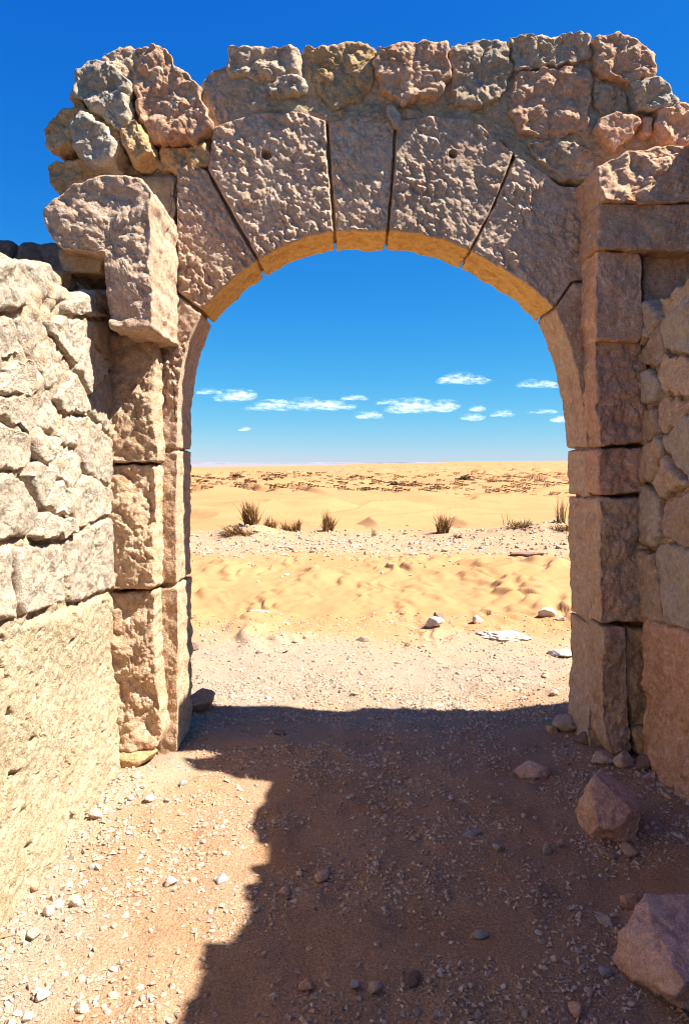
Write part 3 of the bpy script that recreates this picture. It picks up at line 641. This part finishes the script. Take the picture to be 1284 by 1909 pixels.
# ------------------------------------------------------------------ loose rocks
def grock(name, mat, px, py, size, seed, label, cat='rock', group=None, **k):
    x, y = G(px, py); y += size[1] * 0.35
    return rock(name, mat, (x, y), size, seed, label, cat, group, **k)
grock('boulder', 'boulder', 1300, 1884, (0.36, 0.40, 0.24), 11, 'large pinkish boulder with a flat pale top on the shaded earth', 'boulder', sub=6, sink=0.18, rough_amp=0.07,
      planes=[(0.12, -0.30, 1, 0.62), (-0.9, -0.35, 0.25, 0.80), (-0.55, -0.55, -0.55, 0.72), (0.1, -1, -0.35, 0.72), (0.6, -0.8, 0.1, 0.8), (1, 0.1, 0, 0.9), (0, 1, 0.2, 0.85), (-0.6, 0.7, 0.2, 0.85), (0, 0, -1, 0.6), (-0.5, -0.2, 0.75, 0.80)])
grock('boulder', 'boulder', 1152, 1580, (0.25, 0.25, 0.285), 23, 'upright pointed reddish boulder near the foot of the shaded wall', 'boulder', sub=6, sink=0.12, rough_amp=0.06,
      planes=[(-1, -0.15, -0.05, 0.70), (0.55, -0.25, 0.8, 0.62), (-0.1, -0.9, 0.45, 0.66), (0.4, -0.9, -0.1, 0.70), (0.95, -0.1, -0.25, 0.74), (-0.3, -0.7, -0.7, 0.72), (0, 1, 0.3, 0.7), (0.2, 0.2, -1, 0.7), (-0.6, 0.5, 0.4, 0.8)])
grock('rock', 'boulder', 995, 1448, (0.20, 0.20, 0.11), 31, 'flat angular reddish rock half sunk in the shaded earth', sub=5, facets=8, sink=0.35, rz=0.3)
grock('rock', 'red', 368, 1330, (0.20, 0.17, 0.15), 42, 'brown rounded rock at the inner foot of the sunlit pier', sub=5, sink=0.1)
grock('rock', 'dark', 357, 1214, (0.13, 0.10, 0.07), 43, 'small dark rock on sand beside the sunlit pier jamb')
grock('rock', 'white_rock', 812, 1176, (0.19, 0.16, 0.10), 51, 'white stone with a little dark rock touching its back')
grock('rock', 'dark', 818, 1156, (0.11, 0.10, 0.09), 52, 'little dark pyramid rock behind a white stone')
grock('rock', 'white_rock', 891, 1166, (0.11, 0.10, 0.08), 53, 'small white stone beside the flat white slab on the sand')
grock('rock', 'white_rock', 1022, 1154, (0.20, 0.16, 0.12), 54, 'pale broken stone on the sand near the shaded jamb')
grock('rock', 'pale', 1046, 1160, (0.12, 0.10, 0.06), 55, 'low tan stone beside the pale broken stone')
grock('rock_slab', 'white_rock', 940, 1196, (0.54, 0.36, 0.09), 57, 'flat white rock slab lying flush in the sand', sub=5, sink=0.62, facets=14, rough_amp=0.22)
grock('rock', 'white_rock', 1052, 1228, (0.20, 0.26, 0.07), 57, 'flat white stone at the outer foot of the shaded jamb', sink=0.35)
grock('rock', 'pale', 480, 1146, (0.26, 0.16, 0.06), 58, 'long thin tan stone lying on the rippled sand', sink=0.4)
grock('rock', 'pale', 525, 1217, (0.13, 0.10, 0.05), 59, 'flat cream stone at the edge of the sand', sink=0.3)
grock('rock', 'dark', 676, 1196, (0.15, 0.10, 0.05), 60, 'flat dark stone at the edge of the rippled sand', sink=0.3)
grock('rock', 'dark', 760, 1205, (0.06, 0.05, 0.04), 61, 'small dark stone near the white slab', sink=0.2)
grock('rock', 'dark', 985, 1040, (0.62, 0.30, 0.10), 62, 'long low dark rock on the stony bench', sink=0.3)
# broken stones round the foot of the shaded pier
for k, (px, py, sx, sy, sz, m, lb) in enumerate(((1062, 1374, 0.18, 0.15, 0.10, 'rubble', 'dusty brown stone at the inner foot of the shaded jamb'), (1030, 1372, 0.09, 0.08, 0.05, 'ochre', 'small ochre stone by the shaded jamb'),
        (1090, 1400, 0.10, 0.09, 0.08, 'dark', 'dark stone wedged under the shaded pier'), (1165, 1446, 0.12, 0.10, 0.09, 'rubble', 'tan stone in the hollow under the shaded pier'),
        (1204, 1450, 0.10, 0.10, 0.08, 'dark', 'dark stone in the hollow between shaded pier and wall'), (1140, 1436, 0.20, 0.12, 0.06, 'rubble', 'flat brown stone jutting below the shaded pier'),
        (1022, 1590, 0.06, 0.05, 0.045, 'pale', 'small pointed pale stone before the upright boulder'), (1046, 1580, 0.04, 0.04, 0.03, 'pale', 'little pale stone beside a pointed pale stone'),
        (1175, 1600, 0.10, 0.08, 0.035, 'rubble', 'flat brown stone below the upright boulder'), (1132, 1600, 0.09, 0.06, 0.03, 'rubble', 'thin stone chip below the upright boulder'),
        (1175, 1690, 0.07, 0.06, 0.04, 'red', 'small reddish stone behind the large boulder'), (1130, 1720, 0.09, 0.05, 0.03, 'pale', 'thin pale sliver of stone beside the large boulder'))):
    grock('rock', m, px, py, (sx, sy, sz), 80 + k, lb, sink=0.25, rz=k * 1.3)
# stones on the sunlit earth
for k, (px, py, s, m, lb) in enumerate(((176, 1536, (0.062, 0.055, 0.055), 'pale', 'pale rounded stone below the cream plaster'), (316, 1650, (0.06, 0.05, 0.04), 'white_rock', 'whitish stone alone on the sunlit gravel'),
        (412, 1646, (0.07, 0.05, 0.022), 'grey_rock', 'flat blue-grey stone chip near the shadow edge'), (138, 1690, (0.042, 0.04, 0.04), 'white_rock', 'white cobble, last in a row of three by the plaster wall'),
        (104, 1696, (0.045, 0.04, 0.034), 'white_rock', 'white cobble in the middle of a row of three'), (88, 1712, (0.04, 0.04, 0.036), 'white_rock', 'white cobble in front of the other two cobbles'),
        (50, 1668, (0.06, 0.07, 0.05), 'red', 'upright pinkish stone standing by the plaster wall'), (32, 1685, (0.05, 0.04, 0.03), 'grey_rock', 'dark grey stone by the pinkish upright stone'),
        (60, 1752, (0.05, 0.045, 0.03), 'pale', 'pale stone in front of the white cobbles'), (30, 1590, (0.05, 0.06, 0.04), 'dark', 'dark stone tucked at the foot of the plaster'), (66, 1588, (0.05, 0.04, 0.02), 'dark', 'thin dark brick-like chip below the plaster'),
        (76, 1865, (0.04, 0.04, 0.03), 'white_rock', 'white stone with a dark pitted face'), (50, 1902, (0.04, 0.03, 0.02), 'white_rock', 'small flat white stone chip'), (150, 1888, (0.06, 0.04, 0.02), 'pale', 'flat cream stone on sunlit gravel'),
        (340, 1466, (0.045, 0.04, 0.03), 'grey_rock', 'grey stone by the foot of the sunlit pier'), (278, 1500, (0.06, 0.045, 0.03), 'white_rock', 'white stone near the foot of the sunlit pier'),
        (240, 1494, (0.05, 0.04, 0.02), 'pale', 'pale flat stone near the plaster corner'), (310, 1498, (0.035, 0.03, 0.025), 'grey_rock', 'small slate-grey pebble beside the white stone'), (174, 1614, (0.045, 0.03, 0.02), 'grey_rock', 'grey oval pebble on sunlit gravel'))):
    grock('rock', m, px, py, s, 120 + k, lb, sub=3, sink=0.2, rz=k * 0.9)
for k, (px, py, s, m, lb) in enumerate(((898, 1752, (0.055, 0.04, 0.03), 'grey_rock', 'pale grey pointed stone chip on the shaded earth'), (572, 1842, (0.06, 0.05, 0.035), 'red', 'rough reddish stone beside two grey stones'),
        (660, 1846, (0.045, 0.035, 0.025), 'grey_rock', 'light grey stone on shaded earth beside a reddish stone'), (700, 1850, (0.05, 0.04, 0.03), 'rubble', 'tan stone beside a light grey stone'), (600, 1640, (0.09, 0.06, 0.03), 'rubble', 'flat tan stone on the shaded earth'),
        (530, 1664, (0.06, 0.05, 0.025), 'red', 'low reddish stone beside the flat tan stone'), (880, 1560, (0.09, 0.05, 0.03), 'grey_rock', 'long grey stone on the shaded earth'), (1075, 1902, (0.06, 0.04, 0.03), 'red', 'pinkish stone near the large boulder'),
        (1130, 1826, (0.04, 0.04, 0.03), 'grey_rock', 'grey stone close to the large boulder'), (930, 1590, (0.05, 0.04, 0.03), 'pale', 'pale stone near the long grey stone'), (770, 1836, (0.06, 0.05, 0.03), 'dark', 'dark stone on the shaded earth'),
        (520, 1370, (0.10, 0.08, 0.03), 'dark', 'flat dark stone under the arch'))):
    grock('rock', m, px, py, s, 150 + k, lb, sub=3, sink=0.25, rz=k * 1.1)

# pebbles that can be told apart (shared meshes)
PEB = [mk_mesh('pebble', *(lambda v: (v[0], None, v[1]))(rock_verts(2, 500 + k, (1, 0.8, 0.55), 8, 0.08)), smooth=False) for k in range(6)]
for pm in PEB: pm.materials.append(M['pebble'])
def pebble(x, y, s, label, group):
    o = bpy.data.objects.new('pebble', PEB[RNG.integers(6)]); COL.objects.link(o)
    o.scale = (s, s * RNG.uniform(0.8, 1.1), s * RNG.uniform(0.6, 1.1)); o.rotation_euler = (RNG.uniform(-.3, .3), RNG.uniform(-.3, .3), RNG.uniform(0, 6.28))
    o.location = (x, y, ground_h(x, y) + 0.12 * s)
    tag(o, label, 'pebble', group)
def edge_x(y): return -0.40 if y < 3.5 else -0.40 - (y - 3.5) * 1.0
cnt = 0
while cnt < 85:
    px, py = RNG.uniform(0, 520), RNG.uniform(1450, 1905); x, y = G(px, py)
    if x < XL + 0.10 or x > edge_x(y) - 0.04: continue
    cnt += 1; pebble(x, y, RNG.uniform(0.014, 0.032) * (0.7 + 0.1 * y), 'small pebble lying on the sunlit gravel inside the gateway', 'pebbles on the sunlit gravel')
cnt = 0
while cnt < 105:
    px, py = RNG.uniform(340, 1284), RNG.uniform(1360, 1905); x, y = G(px, py)
    if x > XR - 0.05 or x < edge_x(y) + 0.05 or (y > 3.9 and (x < -0.85 or x > 1.25)): continue
    cnt += 1; pebble(x, y, RNG.uniform(0.014, 0.034) * (0.7 + 0.1 * y), 'small pebble lying on the shaded earth inside the gateway', 'pebbles on the shaded earth')
for k in range(60):
    px, py = RNG.uniform(345, 1062), RNG.uniform(1160, 1330); x, y = G(px, py)
    pebble(x, y, RNG.uniform(0.025, 0.06), 'small stone on the sunlit sand just outside the arch', 'stones outside the arch')
for k in range(45):
    y = RNG.uniform(13.0, 16.8); x = RNG.uniform(-3.8, 4.6)
    pebble(x, y, RNG.uniform(0.05, 0.16), 'stone on the pale stony bench before the dunes', 'stones on the stony bench')

# gravel too fine to count
def gravel(name, pts, sizes, label):
    O = np.array([[1, 0, 0], [-1, 0, 0], [0, 1, 0], [0, -1, 0], [0, 0, 1], [0, 0, -1.]])
    T = np.array([[0, 2, 4], [2, 1, 4], [1, 3, 4], [3, 0, 4], [2, 0, 5], [1, 2, 5], [3, 1, 5], [0, 3, 5]])
    n = len(pts)
    V = O[None] * RNG.uniform(0.6, 1.3, (n, 6, 1)) + RNG.normal(0, 0.30, (n, 6, 3))
    V *= np.stack([RNG.uniform(0.8, 1.3, n), RNG.uniform(0.6, 1.0, n), RNG.uniform(0.5, 0.95, n)], 1)[:, None]
    a = RNG.uniform(0, 6.28, n); c, s = np.cos(a)[:, None], np.sin(a)[:, None]
    V = np.stack([V[..., 0] * c - V[..., 1] * s, V[..., 0] * s + V[..., 1] * c, V[..., 2]], 2) * (sizes / 2)[:, None, None]
    V[..., 0] += pts[:, :1]; V[..., 1] += pts[:, 1:2]; V[..., 2] += (height(pts[:, 0], pts[:, 1]) + sizes * 0.10)[:, None]
    Tt = (T[None] + 6 * np.arange(n)[:, None, None]).reshape(-1, 3)
    tag(link(name, mk_mesh(name, V.reshape(-1, 3), None, Tt, False), 'gravel'), label, None, None, 'stuff')
n = 70000
yy = 1.4 + 4.2 * RNG.uniform(0, 1, n) ** 1.2; xx = RNG.uniform(-1, 1, n) * 1.7
keep = (xx > XL + 0.06) & (xx < XR - 0.03) & ((yy < 4.0) | ((xx > -0.93) & (xx < 1.33)))
cl = n2(xx, yy, 0.35, 60.0, 2); keep &= (cl > RNG.uniform(-0.45, 0.55, n))
p = np.stack([xx, yy], 1)[keep]
gravel('gravel', p, 0.005 + 0.018 * RNG.uniform(0, 1, len(p)) ** 3.5 + 0.0008 * p[:, 1], 'fine gravel strewn over the earth inside the gateway')
n = 2600
side = RNG.uniform(0, 1, n) < 0.55
yy = RNG.uniform(2.0, 3.95, n); off = 0.05 + 0.22 * RNG.uniform(0, 1, n) ** 2
xx = np.where(side, XL + 0.04 + off, XR - 0.02 - off)
keep = n2(xx, yy, 0.22, 66.0, 2) > RNG.uniform(-0.5, 0.5, n)
p = np.stack([xx, yy], 1)[keep]
gravel('gravel', p, 0.008 + 0.03 * RNG.uniform(0, 1, len(p)) ** 3, 'stone chips fallen along the feet of the two rubble walls')
n = 26000
yy = 4.7 + 3.2 * RNG.uniform(0, 1, n) ** 1.5; xx = RNG.uniform(-1, 1, n) * (0.6 + 0.5 * yy)
p = np.stack([xx, yy], 1)
gravel('gravel', p, 0.006 + 0.022 * RNG.uniform(0, 1, n) ** 3, 'fine gravel on the threshold outside the arch')
n = 8000
yy = RNG.normal(14.6, 1.35, n); xx = RNG.uniform(-1, 1, n) * 9
p = np.stack([xx, yy], 1)
gravel('gravel', p, 0.02 + 0.07 * RNG.uniform(0, 1, n) ** 3, 'fine stones over the pale bench before the dunes')

# ------------------------------------------------------------------ grass tufts and scrub
def tuft(name, x, y, hgt, spread, nb, mat, label, lean=(0, 0), width=0.012, group=None):
    V, T = [], []
    cr = [(RNG.uniform(-0.45, 0.45) * spread, RNG.uniform(-0.3, 0.3) * spread, RNG.uniform(0.5, 1.0)) for _ in range(4)] + [(0, 0, 1.0)]
    for k in range(nb):
        a = RNG.uniform(0, 6.28); r0 = spread * 0.18 * math.sqrt(RNG.uniform()); kc = cr[RNG.integers(len(cr))]; hh = hgt * kc[2] * RNG.uniform(0.3, 1.0)
        bx, by = r0 * math.cos(a) + kc[0], r0 * math.sin(a) + kc[1]
        ln = RNG.uniform(0.0, 1.0) ** 1.3
        tx = bx + spread * 0.6 * ln * math.cos(a + RNG.normal(0, 0.5)) + lean[0] * hh; ty = by + spread * 0.6 * ln * math.sin(a) + lean[1] * hh
        w = width * RNG.uniform(0.6, 1.2); wa = RNG.uniform(0, 3.14); wx, wy = w * math.cos(wa), w * math.sin(wa)
        b = len(V)
        for t, ww in ((0, 1), (0.5, 0.8), (1, 0.15)):
            cx = bx + (tx - bx) * t ** 1.6; cy = by + (ty - by) * t ** 1.6; cz = hh * (t - 0.12 * t * t * ln) - 0.02
            V += [(cx - wx * ww, cy - wy * ww, cz), (cx + wx * ww, cy + wy * ww, cz)]
        T += [(b, b + 1, b + 3, b + 2), (b + 2, b + 3, b + 5, b + 4)]
    o = link(name, mk_mesh(name, np.array(V), np.array(T), None, False), mat, None, (x, y, ground_h(x, y)))
    return tag(o, label, 'grass', group)
def gx(px, y): return (px - CX) / F * y
tuft('grass_tuft', gx(462, 16.4), 16.4, 0.68, 0.40, 300, 'grass_dark', 'tallest dark dry grass tuft leaning on its sand mound', (-0.15, 0))
tuft('grass_tuft', gx(446, 15.7), 15.7, 0.26, 0.55, 260, 'grass_dark', 'low matted dark grass sprawling before the tallest tuft', (-0.5, -0.3))
tuft('grass_tuft', gx(505, 16.7), 16.7, 0.36, 0.26, 130, 'grass_dark', 'short dry tuft just beside the tallest dark tuft')
tuft('grass_tuft', gx(534, 16.8), 16.8, 0.32, 0.22, 110, 'grass_dark', 'small dry tuft in the middle of the row of short tufts')
tuft('grass_tuft', gx(555, 16.9), 16.9, 0.38, 0.20, 110, 'grass_dark', 'short dry tuft at the end of the row of tufts')
tuft('grass_tuft', gx(607, 17.0), 17.0, 0.58, 0.26, 240, 'grass_dark', 'dense upright dark grass tuft standing alone', (0.05, 0))
tuft('grass_tuft', gx(700, 16.0), 16.0, 0.22, 0.14, 16, 'grass_dark', 'tiny sparse sprig of dry grass on the stony bench')
tuft('grass_tuft', gx(820, 16.2), 16.2, 0.60, 0.34, 170, 'grass_dark', 'dark forked dry bush of grass with twigs spreading upward')
tuft('grass_tuft', gx(852, 15.2), 15.2, 0.18, 0.16, 60, 'grass_dark', 'little dark twiggy tuft in front of the forked bush')
tuft('grass_tuft', gx(948, 15.8), 15.8, 0.42, 0.22, 14, 'grass_dark', 'few bare curved twigs on the flank of the sand mound', (-0.1, 0))
tuft('grass_tuft', gx(975, 15.4), 15.4, 0.20, 0.60, 200, 'grass_pale', 'pale low grass trailing down the flank of the sand mound', (0.2, 0))
tuft('grass_tuft', gx(1042, 15.8), 15.8, 0.82, 0.30, 70, 'grass_pale', 'tall thin pale grass stalks on the sand mound by the shaded jamb', (0, 0), 0.010)
tuft('grass_tuft', gx(1052, 15.0), 15.0, 0.20, 0.40, 120, 'grass_dark', 'dark trailing grass at the foot of the tall pale stalks', (-0.3, 0))

# scrub band on the far dunes
def shrub_mesh(seed, n=70):
    r = np.random.default_rng(seed); V, T = [], []
    for k in range(n):
        d = r.normal(size=3); d[2] = abs(d[2]); d /= np.linalg.norm(d); c = d * r.uniform(0.3, 0.5) * np.array([1, 1, 0.75])
        e1 = r.normal(size=3) * 0.10; e2 = r.normal(size=3) * 0.10; b = len(V)
        V += [c - e1, c + e2, c + e1, c - e2 * 0.6]; T.append((b, b + 1, b + 2, b + 3))
    return mk_mesh('shrub', np.array(V), np.array(T), None, False)
SH = [shrub_mesh(900 + k) for k in range(3)]
for sm in SH: sm.materials.append(M['scrub'])
for k in range(60):
    y = RNG.uniform(46, 95); x = y * RNG.uniform(-0.24, 0.32); s = RNG.uniform(0.35, 0.85)
    if k == 0: y, x, s = 52, gx(735, 52), 1.2
    if k == 1: y, x, s = 80, gx(442, 80), 1.2
    if k == 2: y, x, s = 58, gx(865, 58), 1.1
    o = bpy.data.objects.new('shrub', SH[k % 3]); COL.objects.link(o); o.location = (x, y, ground_h(x, y) - 0.05); o.scale = (s * 1.5, s, s * 0.75); o.rotation_euler = (0, 0, RNG.uniform(0, 6))
    tag(o, 'small dark shrub in the scrub band on the far dunes', 'shrub', 'shrubs on the far dunes')
n = 1900
yy = RNG.uniform(40, 110, n); xx = yy * RNG.uniform(-0.32, 0.42, n); s = 0.12 + 0.6 * RNG.uniform(0, 1, n) ** 2
V0 = SH[0]; v0 = np.array([v.co[:] for v in V0.vertices])[:48]; f0 = np.arange(48).reshape(12, 4)
Vs = (v0[None] * (s[:, None, None] * np.array([1.5, 1.1, 0.8]))) + np.stack([xx, yy, height(xx, yy)], 1)[:, None]
Fs = (f0[None] + 48 * np.arange(n)[:, None, None]).reshape(-1, 4)
tag(link('scrub', mk_mesh('scrub', Vs.reshape(-1, 3), Fs, None, False), 'scrub'), 'band of tiny dark scrub and stones across the far dunes', None, None, 'stuff')

# ------------------------------------------------------------------ clouds
DC = 9000.0
CL = [(865, 708, 96, 20, 'broad flat cloud, highest of the low cumulus'), (1004, 717, 80, 16, 'flat cloud cut by the shaded jamb'), (440, 739, 66, 24, 'bright cloud at the end of the long cloud bank'), (388, 731, 50, 10, 'thin cloud wisp touching the sunlit jamb'),
      (560, 757, 210, 22, 'long narrow cloud bank over the horizon'), (660, 742, 46, 12, 'small cloud above the end of the long cloud bank'), (688, 775, 46, 15, 'small low cloud below the long cloud bank'), (766, 760, 78, 28, 'puffy rounded cloud beside a thin cloud wisp'),
      (722, 750, 40, 10, 'thin wisp touching the puffy rounded cloud'), (828, 760, 28, 24, 'little two-tiered cloud beside the puffy one'), (880, 779, 36, 14, 'lowest cloud of the scattered trio'), (936, 772, 44, 13, 'flat cloud of the scattered trio'),
      (890, 762, 26, 12, 'tiny upper cloud of the scattered trio'), (1010, 768, 60, 8, 'faint streak of cloud under the flat cloud'), (456, 800, 20, 9, 'tiny lone cloud under the long cloud bank'), (1046, 782, 30, 14, 'faint cloud patch beside the shaded jamb')]
D3, F3 = ico(2)
for (px, py, w, h, lb) in CL:
    k = DC / F; cx, cz = (px - CX) * k, EYE - (py - CY) * k; W, H = w * k, h * k
    npf = int(20 + w * 0.5); V, T = [], []
    for j in range(npf):
        u = RNG.uniform(-1, 1); env = max(0.0, 1 - u * u) ** 0.6
        rr = H * RNG.uniform(0.10, 0.5) * (0.45 + 0.75 * env)
        up = RNG.uniform(0, 1) ** 1.5 * env * 0.62
        c = np.array([u * (W / 2 - rr * 0.8), RNG.uniform(-0.5, 0.5) * H * 1.5, -H * 0.35 + rr * 0.5 + up * H])
        dd = D3 * (1 + 0.25 * noise(D3 * 1.7 + RNG.uniform(0, 90)))[:, None]
        T.append(F3 + len(V) * len(D3)); V.append(c + dd * rr * np.array([2.4, 1.5, 0.62]))
    o = link('cloud', mk_mesh('cloud', np.concatenate(V), None, np.concatenate(T)), 'cloud', None, (cx, DC, cz))
    tag(o, lb, 'cloud', 'low cumulus clouds over the desert')
